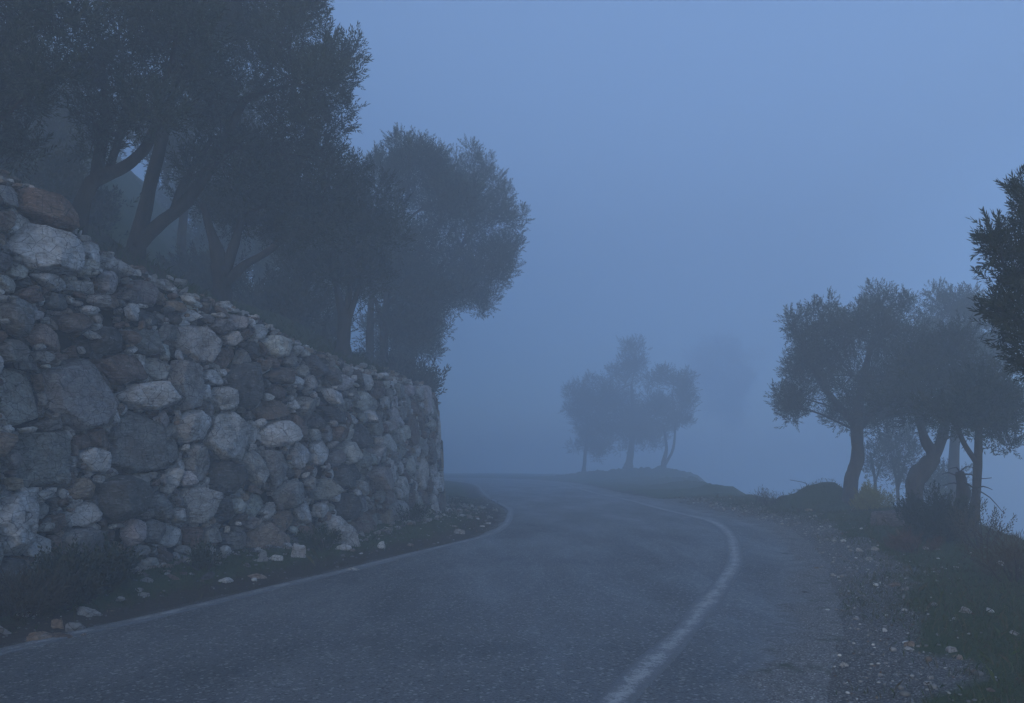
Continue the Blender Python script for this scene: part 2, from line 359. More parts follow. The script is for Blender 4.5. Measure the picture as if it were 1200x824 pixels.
BIG = [  # px centre, px size, tone  (measured on the photo, laid into the wall's own surface)
 (52,290,72,60,PALE),(55,247,62,46,BRN),(58,329,46,20,PALE),(101,337,34,17,PALE),(127,333,32,28,PALE),(110,354,18,14,MID),(127,355,20,15,TAN),(72,355,38,23,GREY),
 (15,371,40,46,GREY),(33,347,38,16,BRN),(84,379,42,27,BRN),(123,373,22,18,PALE),(147,369,18,14,PALE),(62,397,78,30,TAN),(125,401,34,37,DRK),(47,371,20,13,PALE),
 (170,401,30,36,GREY),(176,371,26,22,DRK),(231,401,50,45,MID),(223,370,16,18,PALE),(195,413,18,24,PALE),(94,409,14,12,PALE),(14,410,35,32,GREY),(46,418,30,16,GREY),(74,419,26,12,BRN),
 (145,434,60,38,BRN),(25,464,56,70,GREY),(94,460,76,82,GREY),(168,462,62,36,PALE),(213,452,33,53,MID),(183,432,27,26,MID),(237,461,18,22,PALE),(259,466,24,26,PALE),
 (164,522,66,75,GREY),(134,489,10,28,PALE),(118,513,26,22,TAN),(109,540,31,29,PALE),(53,540,74,76,GREY),(13,540,27,22,GREY),(35,505,28,12,MID),(96,517,17,19,BRN),
 (203,528,24,37,GREY),(224,499,34,37,PALE),(233,544,22,52,MID),(271,509,58,57,MID),(268,560,43,40,DRK),(143,580,62,52,DRK),(100,576,27,27,TAN),(57,580,33,15,PALE),(56,599,20,22,MID),
 (102,602,36,30,PALE),(20,610,48,78,PALE),(17,566,20,20,TAN),(229,592,41,41,MID),(208,603,19,25,PALE),(185,590,24,36,GREY),(153,622,24,32,MID),(177,623,26,30,GREY),(198,628,35,32,PALE),
 (225,630,20,30,BRN),(246,629,24,25,MID),(272,632,28,25,GREY),(165,646,22,22,PALE),(259,598,27,30,DRK),(285,450,36,60,DRK),(317,482,35,24,BRN),(323,507,36,34,PALE),(350,505,22,44,BRN),
 (349,530,20,40,PALE),(357,480,18,30,GREY),(373,530,20,28,PALE),(390,487,46,17,DRK),(423,511,22,32,DRK),(398,448,16,24,PALE),(330,439,40,19,BRN),(340,421,17,22,MID),(328,461,38,16,BRN),
 (300,545,24,40,MID),(322,548,26,44,GREY),(305,590,36,30,MID),(340,580,26,34,GREY),(330,610,26,28,BRN),(360,600,20,28,PALE),(375,575,18,24,MID),(400,560,18,30,DRK),(440,560,16,28,MID),
 (468,600,18,26,PALE),(455,520,14,26,PALE),(425,470,14,22,MID),(445,490,14,18,GREY),(408,530,16,24,MID),(270,420,34,30,BRN),(300,410,26,24,DRK),(290,390,24,16,BRN),(255,382,24,20,GREY)]
S = []   # stones: u, v, a, b, rot, tone, big
for px, py, w, h, tone in BIG:
    k = ((WPX - px) ** 2 + (WPY - py) ** 2).argmin(); i, j = np.unravel_index(k, WPX.shape)
    i2, j2 = min(i + 4, len(ug) - 1), min(j + 4, len(vg) - 1); i1, j1 = max(i2 - 8, 0), max(j2 - 8, 0)
    sx = abs(WPX[i2, j] - WPX[i1, j]) / ((i2 - i1) * G) + 1e-6; sy = abs(WPY[i, j2] - WPY[i, j1]) / ((j2 - j1) * G) + 1e-6
    S.append([ug[i], vg[j], min(w / 2 / sx, .62), h / 2 / sy, rng.normal(0, .12), tone, True])
minq = np.full(UU.shape, 99.0); lab = np.full(UU.shape, -1)
def paint(idx):
    u, v, a, b, r = S[idx][:5]; R = 2.6 * max(a, b)
    i0, i1 = np.searchsorted(ug, [u - R, u + R]); j0, j1 = np.searchsorted(vg, [v - R, v + R])
    du, dv = UW[i0:i1, j0:j1] - u, VW[i0:i1, j0:j1] - v
    c, s = math.cos(r), math.sin(r); x, y = (du * c + dv * s) / a, (-du * s + dv * c) / b
    q = (np.abs(x) ** 2.2 + np.abs(y) ** 2.2) ** (2 / 2.2)
    m = q < minq[i0:i1, j0:j1]
    minq[i0:i1, j0:j1][m] = q[m]; lab[i0:i1, j0:j1][m] = idx
for i in range(len(S)): paint(i)
inside = VV < TOP[:, None]
tones = [PALE, MID, GREY, TAN, BRN, DRK]
for s0, tries in ((.27, 160), (.2, 700), (.15, 1500), (.11, 3200), (.075, 5500), (.05, 6000), (.032, 6000)):
    free = np.argwhere((minq > 1.55) & inside)
    if not len(free): break
    for k in rng.integers(0, len(free), tries):
        i, j = free[k]
        if minq[i, j] < 1.5: continue
        s = s0 * rng.uniform(.8, 1.2); asp = rng.uniform(.95, 1.75); a, b = s * math.sqrt(asp), s / math.sqrt(asp)
        if rng.random() < .16: a, b = b, a
        r = rng.normal(0, .22); th = np.linspace(0, 2 * PI, 14)
        ii = np.clip(i + np.round((np.cos(th) * a * .8) / G).astype(int), 0, len(ug) - 1); jj = np.clip(j + np.round((np.sin(th) * b * .8) / G).astype(int), 0, len(vg) - 1)
        if (minq[ii, jj] < 1.0).any(): continue
        S.append([ug[i], vg[j], a, b, r, tones[rng.choice(6, p=[.25, .24, .19, .09, .13, .1])], False]); paint(len(S) - 1)
def rock(profile, depth, seed, sub, cuts=9, rough=.05, lat=1.0, fit=False):
    """profile: in-plane radius by angle (periodic); returns local verts (x,y,z) with z towards the viewer"""
    r_ = np.random.default_rng(seed); p, f = ICO[sub]
    th = np.arctan2(p[:, 1], p[:, 0]); n = len(profile)
    t = (th / (2 * PI) * n) % n; i = t.astype(int); w = t - i
    R = profile[i % n] * (1 - w) + profile[(i + 1) % n] * w
    rho = np.hypot(p[:, 0], p[:, 1]) ** .4
    v = np.stack([np.cos(th) * rho * R, np.sin(th) * rho * R, np.sign(p[:, 2]) * np.abs(p[:, 2]) ** .45 * depth], 1)
    sc = np.array([profile.mean(), profile.mean(), depth])
    q = v / sc
    for _ in range(cuts):
        nrm = r_.normal(size=3); nrm[:2] *= lat; nrm[2] = abs(nrm[2]) + .12; nrm /= np.linalg.norm(nrm)
        d = q @ nrm; lim = d.max() * r_.uniform(.56, .92)
        over = np.maximum(0, d - lim); q = q - over[:, None] * nrm * .97
    v = q * sc
    m = profile.mean(); o = r_.uniform(0, 99, 3); k = 1.5 / m
    dsp = fbm(v[:, 0] * k + o[0], v[:, 1] * k + o[1], v[:, 2] * k + o[2], 3) * rough * m * 2.4
    ridged = np.abs(fbm(v[:, 0] * k * 2.2 + o[1], v[:, 1] * k * 2.2 + o[2], v[:, 2] * k * 2.2 + o[0], 4)); dsp = dsp - ridged * rough * m * 2.0
    v = v + p * dsp[:, None]
    if fit:
        a_ = np.arctan2(v[:, 1], v[:, 0]); rr = np.hypot(v[:, 0], v[:, 1]); nb = 24; bi = ((a_ / (2 * PI) * nb) % nb).astype(int) % nb
        mx = np.zeros(nb); np.maximum.at(mx, bi, rr); mx = np.where(mx > 0, mx, rr.max())
        want = np.interp((np.arange(nb) + .5) / nb * 2 * PI, np.append(np.arange(n), n) / n * 2 * PI, np.append(profile, profile[0]))
        fc = np.clip(want / mx, .8, 1.5); x_ = (a_ / (2 * PI) * nb - .5) % nb; k0 = x_.astype(int) % nb; w_ = x_ - np.floor(x_)
        sc_ = fc[k0] * (1 - w_) + fc[(k0 + 1) % nb] * w_; v[:, :2] *= sc_[:, None]
    return v, f
def block(profile, depth, seed, sub, rough=.05):
    """a broken, flat-faced stone: the outline extruded and cut by a few front faces and corner breaks"""
    r_ = np.random.default_rng(seed); p, f = ICO[sub]; n = len(profile); m = profile.mean()
    S_ = np.array([m, m, depth]); d = p * S_; th = np.arctan2(p[:, 1], p[:, 0])
    prof = lambda a: np.interp((a / (2 * PI) * n) % n, np.arange(n + 1), np.append(profile, profile[0]))
    lean = 1 - .16 * np.maximum(p[:, 2], 0) ** 1.5 * r_.uniform(.8, 2.2)
    r = prof(th) * lean / np.maximum(np.hypot(d[:, 0], d[:, 1]), 1e-4)
    r = np.minimum(r, depth / np.maximum(np.abs(d[:, 2]), 1e-4))
    def cut(nv, h):
        nonlocal r
        q = d @ nv; r = np.where(q > 1e-4, np.minimum(r, h / np.maximum(q, 1e-4)), r)
    for _ in range(int(r_.integers(2, 4))):                       # front faces
        a, t = r_.uniform(0, 2 * PI), abs(r_.normal(0, .3)) * min(1, depth / m * 1.4)
        nv = np.array([math.sin(t) * math.cos(a), math.sin(t) * math.sin(a), math.cos(t)]); cut(nv, depth * r_.uniform(.6, .95) * math.cos(t) + .25 * m * math.sin(t))
    for _ in range(int(r_.integers(3, 7))):                       # broken corners
        a, t = r_.uniform(0, 2 * PI), r_.uniform(.55, 1.2)
        nv = np.array([math.sin(t) * math.cos(a), math.sin(t) * math.sin(a), math.cos(t)]); cut(nv, (prof(a) * math.sin(t) + depth * math.cos(t)) * r_.uniform(.68, .92))
    v = d * r[:, None]; o = r_.uniform(0, 99, 3); k = 1.3 / m
    dsp = fbm(v[:, 0] * k + o[0], v[:, 1] * k + o[1], v[:, 2] * k + o[2], 4) * rough * m * 1.6
    dsp = dsp - np.abs(fbm(v[:, 0] * k * 2.6 + o[1], v[:, 1] * k * 4 + o[2], v[:, 2] * k * 2.6 + o[0], 4)) * rough * m * 1.7
    return v + p * dsp[:, None], f
ang = np.linspace(0, 2 * PI, 56, endpoint=False)
wall = empty('stone_wall', tuple(wpos(np.array([(u0 + u1) / 2]), np.array([0.0]))[0]), 'long dry stone retaining wall of pale and brown rubble along the left of the road', 'stone wall')
cover = np.zeros(UU.shape, bool); rub = Soup(); area = [s[2] * s[3] * (3 if s[6] else 1) for s in S]; order = np.argsort(area)[::-1]; bigset = set(order[:96].tolist())
for idx, (u, v, a, b, r, tone, big) in enumerate(S):
    R = np.full(len(ang), 0.0); alive = np.ones(len(ang), bool); step = 0.008
    for k in range(1, 110):
        x = u + np.cos(ang) * k * step; y = v + np.sin(ang) * k * step
        i = np.round((x - u0) / G).astype(int); j = np.round((y + .05) / G).astype(int)
        ok = (i >= 0) & (i < len(ug)) & (j >= 0) & (j < len(vg)); ic, jc = np.clip(i, 0, len(ug) - 1), np.clip(j, 0, len(vg) - 1)
        alive &= ok & (lab[ic, jc] == idx) & (minq[ic, jc] < 3.2) & (vg[jc] < TOP[ic] + .03)
        R = np.where(alive, k * step, R)
        if not alive.any(): break
    if R.max() < .018: continue
    gap = min(.014, .11 * R.mean()); R = np.maximum(R - gap, .35 * R.mean())
    R = .25 * np.roll(R, 1) + .5 * R + .25 * np.roll(R, -1)
    Rs = R + 1e-4 * rng.random(len(R)); vi = [int(Rs.argmax())]
    pk = [k for k in range(len(Rs)) if Rs[k] >= Rs[(np.arange(-4, 5) + k) % len(Rs)].max()]
    vi = sorted(set(pk)); k = 0
    while k < len(vi):
        a_, b_ = vi[k], vi[(k + 1) % len(vi)] + (len(Rs) if k == len(vi) - 1 else 0)
        if b_ - a_ > 11: vi.insert(k + 1, (a_ + b_) // 2 + int(rng.integers(-2, 3))) if (a_ + b_) // 2 < len(Rs) - 3 else vi.append(min((a_ + b_) // 2, a_ + 9)); k += 0 if len(vi) < 12 else 1
        else: k += 1
        if len(vi) > 14: break
    vi = sorted(set(v_ % len(Rs) for v_ in vi)); pa = ang[vi]; pr = R[vi]
    ox, oy = pr * np.cos(pa), pr * np.sin(pa); Rp = np.zeros(len(ang))
    for k in range(len(vi)):
        x0, y0, x1, y1 = ox[k], oy[k], ox[(k + 1) % len(vi)], oy[(k + 1) % len(vi)]
        den = np.cos(ang) * (y1 - y0) - np.sin(ang) * (x1 - x0); num = x0 * (y1 - y0) - y0 * (x1 - x0)
        with np.errstate(all='ignore'): rr_ = num / den
        a0, a1 = pa[k], pa[(k + 1) % len(vi)]; sel = ((ang - a0) % (2 * PI)) <= ((a1 - a0) % (2 * PI) if len(vi) > 1 else 7)
        Rp = np.where(sel & (rr_ > 0) & np.isfinite(rr_), rr_, Rp)
    R = np.clip(np.where(Rp > 0, Rp, R) * 1.03, .5 * R, 1.25 * R)
    i0, i1 = np.searchsorted(ug, [u - R.max(), u + R.max()]); j0, j1 = np.searchsorted(vg, [v - R.max(), v + R.max()])
    du, dv = UU[i0:i1, j0:j1] - u, VV[i0:i1, j0:j1] - v; cover[i0:i1, j0:j1] |= np.hypot(du, dv) < np.interp(np.arctan2(dv, du) % (2 * PI), np.append(ang, 2 * PI), np.append(R, R[0])) * .97
    m = R.mean(); cu = wpos(np.array([u]), np.array([v]))[0]; dist = np.linalg.norm(cu - np.array([0, 0, H]))
    pxs = m * 2 * F / dist; sub = 5 if pxs > 42 else (4 if pxs > 13 else 3)
    depth = np.clip(m * rng.uniform(.65, 1.0), .05, .26)
    q, f = block(R, depth, idx, sub, .06)
    tl = rng.normal(0, .3, 2); tl = tl * (1 if u < uk - 3.5 else .45) * min(1, .16 / m); outp = q[:, 2] + q[:, 0] * tl[0] + q[:, 1] * tl[1]
    far_ = 1 if u < uk - 3.5 else .45; prot = rng.normal(.01, .065) * far_ - np.minimum(depth * .52, .085)
    oo = outp + prot + .04; oo = np.minimum(oo, .09 + .3 * np.maximum(oo - .09, 0)) if far_ < 1 else oo
    P = wpos(u + q[:, 0], v + q[:, 1], oo)
    tn = np.clip(np.array(tone) * rng.uniform(.6, 1.4) * (1 + rng.normal(0, .03, 3)), .02, .75)
    if idx in bigset: child('stone', P, f, STONE, wall, colr=np.broadcast_to(tn, (len(P), 3)))
    else: rub.add(P, f, tn)
# wedged chinking stones in the gaps that are left
for s_min, tries in ((.075, 900), (.05, 1800), (.03, 2600), (.02, 2600)):
    free = np.argwhere(~cover & (VV < TOP[:, None] - .02))
    for k in rng.integers(0, len(free), tries):
        i, j = free[k]
        if cover[i, j]: continue
        u, v = ug[i], vg[j]; R = np.zeros(24); a24 = np.linspace(0, 2 * PI, 24, endpoint=False); alive = np.ones(24, bool)
        for st in range(1, 24):
            ii = np.clip(i + np.round(np.cos(a24) * st).astype(int), 0, len(ug) - 1); jj = np.clip(j + np.round(np.sin(a24) * st).astype(int), 0, len(vg) - 1)
            alive &= ~cover[ii, jj] & (vg[jj] < TOP[ii]); R = np.where(alive, st * G, R)
        if R.min() < s_min * .35 or R.mean() < s_min: continue
        R = np.minimum(R + .006, R.mean() * 1.7); du, dv = UU - u, VV - v
        i0, i1, j0, j1 = max(i - 32, 0), i + 33, max(j - 32, 0), j + 33; du, dv = du[i0:i1, j0:j1], dv[i0:i1, j0:j1]
        cover[i0:i1, j0:j1] |= np.hypot(du, dv) < np.interp(np.arctan2(dv, du) % (2 * PI), np.append(a24, 2 * PI), np.append(R, R[0]))
        depth = np.clip(R.mean() * 1.0, .04, .13); q, f = block(R, depth, 40000 + i * 400 + j, 3 if R.mean() < .05 else 4, .06)
        tn = np.array(tones[rng.choice(6, p=[.2, .2, .2, .14, .16, .1])]) * rng.uniform(.6, 1.3)
        rub.add(wpos(u + q[:, 0], v + q[:, 1], q[:, 2] - depth * .5 - .03 + rng.normal(0, .02)), f, tn)
# loose cap rubble and slivers along the top
def scatter_rock(soup, pos, size, tone, seed, sub=2, flat=.6, rot=None):
    r_ = np.random.default_rng(seed); prof = size * (1 + .25 * r_.normal(size=10)).clip(.5, 1.5)
    q, f = rock(np.repeat(prof, 3), size * flat, seed, sub, 5, .06)
    az = r_.uniform(0, 2 * PI); c, s = math.cos(az), math.sin(az); q = q * np.array([1, r_.uniform(.6, 1), 1])
    tx, ty = r_.normal(0, .25, 2); q[:, 2] += q[:, 0] * tx + q[:, 1] * ty
    q = np.stack([q[:, 0] * c - q[:, 1] * s, q[:, 0] * s + q[:, 1] * c, q[:, 2]], 1)
    soup.add(q + pos, f, tone)
for k in range(560):
    u = rng.uniform(u0, u1); d = abs(rng.normal(0, .3)); v = float(np.interp(u, ws, wtop)); sz = rng.uniform(.03, .09) * (1.5 if rng.random() < .1 else 1)
    p = wpos(np.array([u]), np.array([v]), .0 - d)[0]; p[2] = v + .5 * d + sz * .2 + .02
    scatter_rock(rub, p, sz, np.array(tones[rng.choice(6, p=[.2, .25, .15, .18, .14, .08])]) * rng.uniform(.8, 1.1), 9000 + k, 3 if sz > .06 else 2, rng.uniform(.3, .6))
v_, p_, c_ = rub.arrays(); tag(child('rubble_stones', v_, p_, STONE, wall, colr=c_), kind='stuff')
uc = np.linspace(0, ws[-1], 700); vc = np.linspace(-.3, 1, 14)
VC = np.where(vc[None] < 0, vc[None], vc[None] * (np.interp(uc, ws, wtop)[:, None] - .04))
core = wpos(np.repeat(uc[:, None], 14, 1), VC, -.3 + .04 * fbm(uc[:, None] * 3, VC * 3, None, 3)); child('earth_core', core.reshape(-1, 3), grid_faces(700, 14), SOIL, wall)

# hillside above the wall
dd = np.array([.1, .25, .45, .7, 1, 1.35, 1.75, 2.2, 2.7, 3.2, 3.8, 4.5, 5.2, 6, 7, 8, 9, 10, 11, 13, 16, 20, 25, 32, 42, 60, 90])
rise = np.interp(dd, [0, .2, 3.2, 4.5, 6, 8, 12, 16, 24, 38, 60, 90], [0, .02, 1.62, 1.85, 2.8, 5, 10, 14, 20, 29, 43, 58])  # unseen far slope made taller so a deeper fog layer dims the sky
us = np.linspace(0, ws[-1], 520)
def hill_xyz(u, d):
    dn = np.minimum(d, 11); t = np.interp(u, ws, wtop)
    p = wpos(u, t, -dn); ex = np.maximum(d - 11, 0); z = t + np.interp(d, dd, rise)
    x, y = np.maximum(p[..., 0] - ex, -104 + .01 * p[..., 1]), p[..., 1]
    return np.stack([x, y, z + (.1 * fbm(x * .9, y * .9, None, 4) + (.05 * fbm(x * 5, y * 5, None, 3) + .9 * fbm(x * .35, y * .35, None, 4) * sstep(4, 9, d))) * np.minimum(1, d * 2)], -1)
UH, DH = np.meshgrid(us, dd, indexing='ij'); HP = hill_xyz(UH, DH)
hcol = np.stack([np.clip(.12 + .65 * sstep(12.5, 17, HP[..., 1]) + .3 * fbm(HP[..., 0], HP[..., 1], None, 3), 0, 1), 0 * DH, 0 * DH], -1)
tag(mesh_obj('hillside', HP.reshape(-1, 3), grid_faces(*UH.shape), GROUND, colr=hcol.reshape(-1, 3)), kind='structure')
def hill_at(x, y):
    k = ((HP[..., 0] - x) ** 2 + (HP[..., 1] - y) ** 2).argmin(); return float(HP.reshape(-1, 3)[k, 2])
def floor_z(x, y):
    return hill_at(x, y) if sdist(WC, np.array([x]), np.array([y]))[0] < 0 else gz(x, y)

# ------------------------------------------------------------------ foliage
def sprig_template(nl, L, ll, lw, seed, spread=.9):
    r_ = np.random.default_rng(seed); V, C = [], []
    for i in range(nl):
        t = (i + 1) / nl; base = np.array([0, 0, L * t * .92]); az = i * 2.4 + r_.normal(0, .3); el = spread * (1 - .6 * t) + r_.normal(0, .15)
        d = np.array([math.sin(el) * math.cos(az), math.sin(el) * math.sin(az), math.cos(el)])
        w = np.cross(d, r_.normal(size=3)); w /= np.linalg.norm(w); l = ll * r_.uniform(.75, 1.15)
        V += [base, base + d * l * .5 + w * lw / 2, base + d * l, base + d * l * .5 - w * lw / 2]
    return np.array(V)
def rot_to(d, roll):
    """(N,3) unit dirs -> (N,3,3) with local Z along d"""
    ref = np.where(np.abs(d[:, 2:3]) < .95, [[0, 0, 1.0]], [[1.0, 0, 0]]); a = np.cross(ref, d); a /= np.linalg.norm(a, axis=1)[:, None]; b = np.cross(d, a)
    c, s = np.cos(roll)[:, None], np.sin(roll)[:, None]
    return np.stack([a * c + b * s, -a * s + b * c, d], 2)
def foliage(soup, P, D, L, ll, lw, nl, c0, c1, seed, spread=.9):
    r_ = np.random.default_rng(seed); D = D / (np.linalg.norm(D, axis=1)[:, None] + 1e-9)
    pick = r_.integers(0, 5, len(P)); M = rot_to(D, r_.uniform(0, 6.28, len(P))) * r_.uniform(.65, 1.2, len(P))[:, None, None]
    for t in range(5):
        k = pick == t
        if not k.any(): continue
        T = sprig_template(nl, L, ll, lw, seed * 7 + t, spread)
        V = np.einsum('nij,kj->nki', M[k], T) + P[k][:, None]
        n = V.shape[0] * nl; f = np.arange(n * 4).reshape(n, 4)
        mixv = np.repeat(np.clip(np.repeat(r_.uniform(0, 1, V.shape[0]), nl) * .55 + r_.uniform(0, .45, n), 0, 1) ** 2.2, 4)[:, None]
        soup.add(V.reshape(-1, 3), f, np.array(c0) * (1 - mixv) + np.array(c1) * mixv)
def tree(name, label, Y, trunks, lobes, seed, dens=1.0, leaf=(.075, .017, .26, 13), c0=(.018, .026, .013), c1=(.085, .1, .068), group=None, up=.55, cat='tree', z0=None, sublobes=11, gaps=.5):
    r_ = np.random.default_rng(seed); sc = Y / F
    b = at(trunks[0][0][0], trunks[0][0][1], Y); zb = floor_z(b[0], b[1]) if z0 is None else z0
    root = empty(name, (b[0], b[1], zb), label, cat, group)
    wood = Soup(); tips = []
    for ti, path in enumerate(trunks):
        pts = np.array([at(p[0], p[1], Y + (p[3] if len(p) > 3 else 0)) for p in path]); rad = np.array([p[2] for p in path])
        if ti == 0:
            pts[0] = [b[0], b[1], zb - .08]
            pts = np.vstack([pts[:1], pts[:1] * .75 + pts[1:2] * .25, pts[1:]]); rad = np.concatenate([[rad[0] * 1.5], [rad[0] * 1.05], rad[1:]])
        tube(wood, pts, rad, 11, .16, seed=seed + ti); tips.append((pts[-1], rad[-1])); tips.append((pts[-2], rad[-2]))
    TP = np.array([t[0] for t in tips]); Tr = np.array([t[1] for t in tips])
    leaves = Soup(); PP, DD = [], []
    for (lx, ly, rx, ry_, *o) in lobes:
        dy = o[0] if o else r_.normal(0, .4); c = at(lx, ly, Y + dy); R3 = np.array([rx, (rx + ry_) / 2 * .95, ry_]) * sc
        k = (np.linalg.norm(TP - c, axis=1) + np.where(TP[:, 2] > c[2], 1.0, 0)).argmin(); s0, r0 = TP[k], Tr[k]
        mid = (s0 + c) / 2 + r_.normal(0, .12, 3) * np.linalg.norm(c - s0)
        rr = min(r0 * .8, .02 + .03 * R3.mean()); tube(wood, [s0, mid, c], [rr, rr * .75, rr * .4], 7, .1, seed=seed)
        dirs = r_.normal(size=(sublobes, 3)); dirs /= np.linalg.norm(dirs, axis=1)[:, None]
        subs = [(c, .56)] + [(c + d * R3 * r_.uniform(.55, 1.02), r_.uniform(.26, .42)) for d in dirs]
        for sc_c, f in subs:
            sR = R3 * f
            if sc_c is not c:
                m2 = (c + sc_c) / 2 + r_.normal(0, .1, 3) * sR.mean(); tube(wood, [c, m2, sc_c], [rr * .4, rr * .28, rr * .14], 5, 0, n=3)
            n = int(dens * 240 * (sR.mean() / .45) ** 2 * gaps * 2 * (.07 * .26 / (leaf[0] * leaf[2])) ** .8) + 4
            d = r_.normal(size=(n, 3)); d /= np.linalg.norm(d, axis=1)[:, None]; rad = r_.uniform(0, 1, n) ** .45
            P = sc_c + d * rad[:, None] * sR * (1 + .3 * vnoise(d[:, 0] * 2 + seed, d[:, 1] * 2, d[:, 2] * 2))[:, None]
            PP.append(P); DD.append(d * .75 + np.array([0, 0, up]) + r_.normal(0, .35, (n, 3)))
            nt = max(2, n // 30)                                  # longer shoots that break the outline
            d2 = r_.normal(size=(nt, 3)); d2[:, 2] = np.abs(d2[:, 2]); d2 /= np.linalg.norm(d2, axis=1)[:, None]
            for q in range(3):
                PP.append(sc_c + d2 * sR * (.95 + .16 * q)); DD.append(d2 + np.array([0, 0, up]))
    PP, DD = np.concatenate(PP), np.concatenate(DD)
    foliage(leaves, PP, DD, leaf[2], leaf[0], leaf[1], leaf[3], c0, c1, seed)
    v, p, c = wood.arrays(); child('trunk', v, p, BARK, root)
    v, p, c = leaves.arrays(); child('crown', v, p, LEAF, root, smooth=False, colr=c)
    return root

GL = 'olive trees on the slope above the wall'
tree('olive_tree', 'dark leafy tree whose low crown fills the top left corner over the wall', 10.2, [[(-60, 300, .16), (-45, 180, .13), (-20, 110, .1), (5, 60, .06)], [(-45, 180, .08), (-80, 110, .06)]],
     [(15, 30, 55, 45), (50, 95, 32, 40), (8, 130, 38, 42), (-60, 70, 80, 70), (62, 20, 42, 38), (20, 175, 20, 26), (-30, -60, 80, 60)], 11, 1.0, group=GL)
tree('olive_tree', 'leaning forked olive tree closest behind the tall end of the wall', 11.6, [[(86, 275, .125), (98, 235, .11), (112, 212, .1), (150, 192, .075), (175, 165, .07), (190, 115, .045)], [(112, 212, .085), (117, 180, .075), (124, 130, .05), (118, 80, .04)], [(125, 208, .06), (140, 160, .05), (150, 110, .035)]],
     [(140, 40, 55, 48), (195, 75, 60, 55), (115, 150, 28, 36), (110, 85, 26, 26), (210, 10, 70, 50), (175, 130, 40, 34), (150, -30, 80, 50)], 12, 1.0, group=GL)
tree('olive_tree', 'big olive tree with two thick diverging stems, its crown cut by the frame top', 13.2, [[(156, 300, .16), (160, 285, .14), (172, 235, .1), (190, 160, .09), (205, 100, .06)], [(160, 290, .12), (188, 262, .1), (222, 232, .085), (255, 180, .08), (285, 120, .06)], [(200, 255, .06), (215, 215, .05), (250, 160, .035)]],
     [(290, 40, 85, 70), (345, 100, 62, 62), (250, 120, 65, 55), (375, 160, 38, 42), (330, 180, 62, 45), (240, 30, 60, 50), (385, 75, 34, 36), (345, 20, 40, 45), (260, 190, 45, 35), (280, -60, 90, 60)], 13, 1.05, group=GL)
tree('olive_tree', 'olive tree with three spreading stems right of the big two-stemmed tree', 15.2, [[(262, 340, .17), (258, 310, .14), (248, 275, .08), (238, 240, .06)], [(262, 325, .11), (275, 285, .08), (285, 250, .06)], [(265, 335, .1), (285, 312, .075), (318, 292, .06), (345, 265, .045)]],
     [(285, 245, 55, 36), (340, 240, 55, 45), (385, 215, 40, 50), (240, 235, 34, 30), (370, 270, 36, 26), (315, 205, 50, 40)], 14, 1.0, group=GL)
tree('olive_tree', 'short thick olive stump tree with three upright stems near the wall bend', 18.2, [[(402, 405, .16), (403, 378, .14), (396, 345, .07), (388, 310, .05)], [(403, 378, .08), (410, 340, .06), (412, 300, .05)], [(405, 385, .07), (418, 345, .05), (430, 300, .04)]],
     [(395, 290, 44, 46), (360, 310, 32, 30), (430, 270, 42, 50), (420, 325, 40, 30)], 15, 1.0, group=GL)
tree('olive_tree', 'tall bushy olive tree with spiky top behind the far end of the wall', 24, [[(452, 432, .13), (450, 395, .11), (455, 340, .08), (465, 270, .06)], [(450, 395, .07), (440, 350, .05)], [(452, 360, .06), (490, 320, .05)]],
     [(478, 195, 42, 40), (455, 245, 42, 50), (515, 235, 45, 50), (470, 310, 50, 50), (500, 350, 45, 45), (435, 300, 34, 44), (470, 385, 34, 30)], 16, 1.05, group=GL)
tree('olive_tree', 'rounded olive tree overhanging the road at the at the far end of the wall', 28, [[(478, 438, .14), (485, 400, .12), (510, 350, .09), (540, 290, .07)], [(485, 400, .08), (500, 340, .06)], [(510, 350, .06), (560, 320, .05)]],
     [(555, 205, 30, 36), (535, 250, 45, 48), (580, 255, 34, 42), (565, 305, 42, 38), (520, 320, 45, 45), (550, 350, 38, 24), (500, 385, 36, 34), (593, 285, 22, 24), (480, 400, 30, 30)], 17, 1.05, group=GL)
BG = dict(leaf=(.13, .035, .4, 12), group='dim trees deep in the grove above the wall')
tree('olive_tree', 'dim tree in the mist behind the leaning forked olive at far left', 19, [[(40, 290, .16), (42, 230, .13), (55, 160, .09)]], [(40, 140, 60, 50), (90, 110, 45, 40), (10, 90, 60, 50), (70, 180, 40, 25)], 18, .5, **BG)
tree('olive_tree', 'dim slender tree in the mist between the two-stemmed and three-stemmed olives', 22, [[(215, 320, .14), (214, 270, .12), (222, 200, .09)]], [(215, 180, 50, 45), (260, 150, 50, 45), (180, 140, 45, 40)], 19, .8, **BG)
tree('olive_tree', 'dim leaning tree in the mist right of the three-stemmed olive', 24, [[(345, 390, .14), (350, 340, .11), (340, 280, .08)]], [(340, 250, 50, 45), (300, 230, 45, 40), (390, 240, 40, 45), (355, 290, 40, 22)], 20, .7, **BG)
tree('olive_tree', 'dim thin-trunked tree seen under the bushy olive near the wall end', 26, [[(432, 425, .13), (434, 380, .11), (436, 330, .08)]], [(430, 320, 40, 34), (470, 340, 36, 30)], 21, .7, **BG)

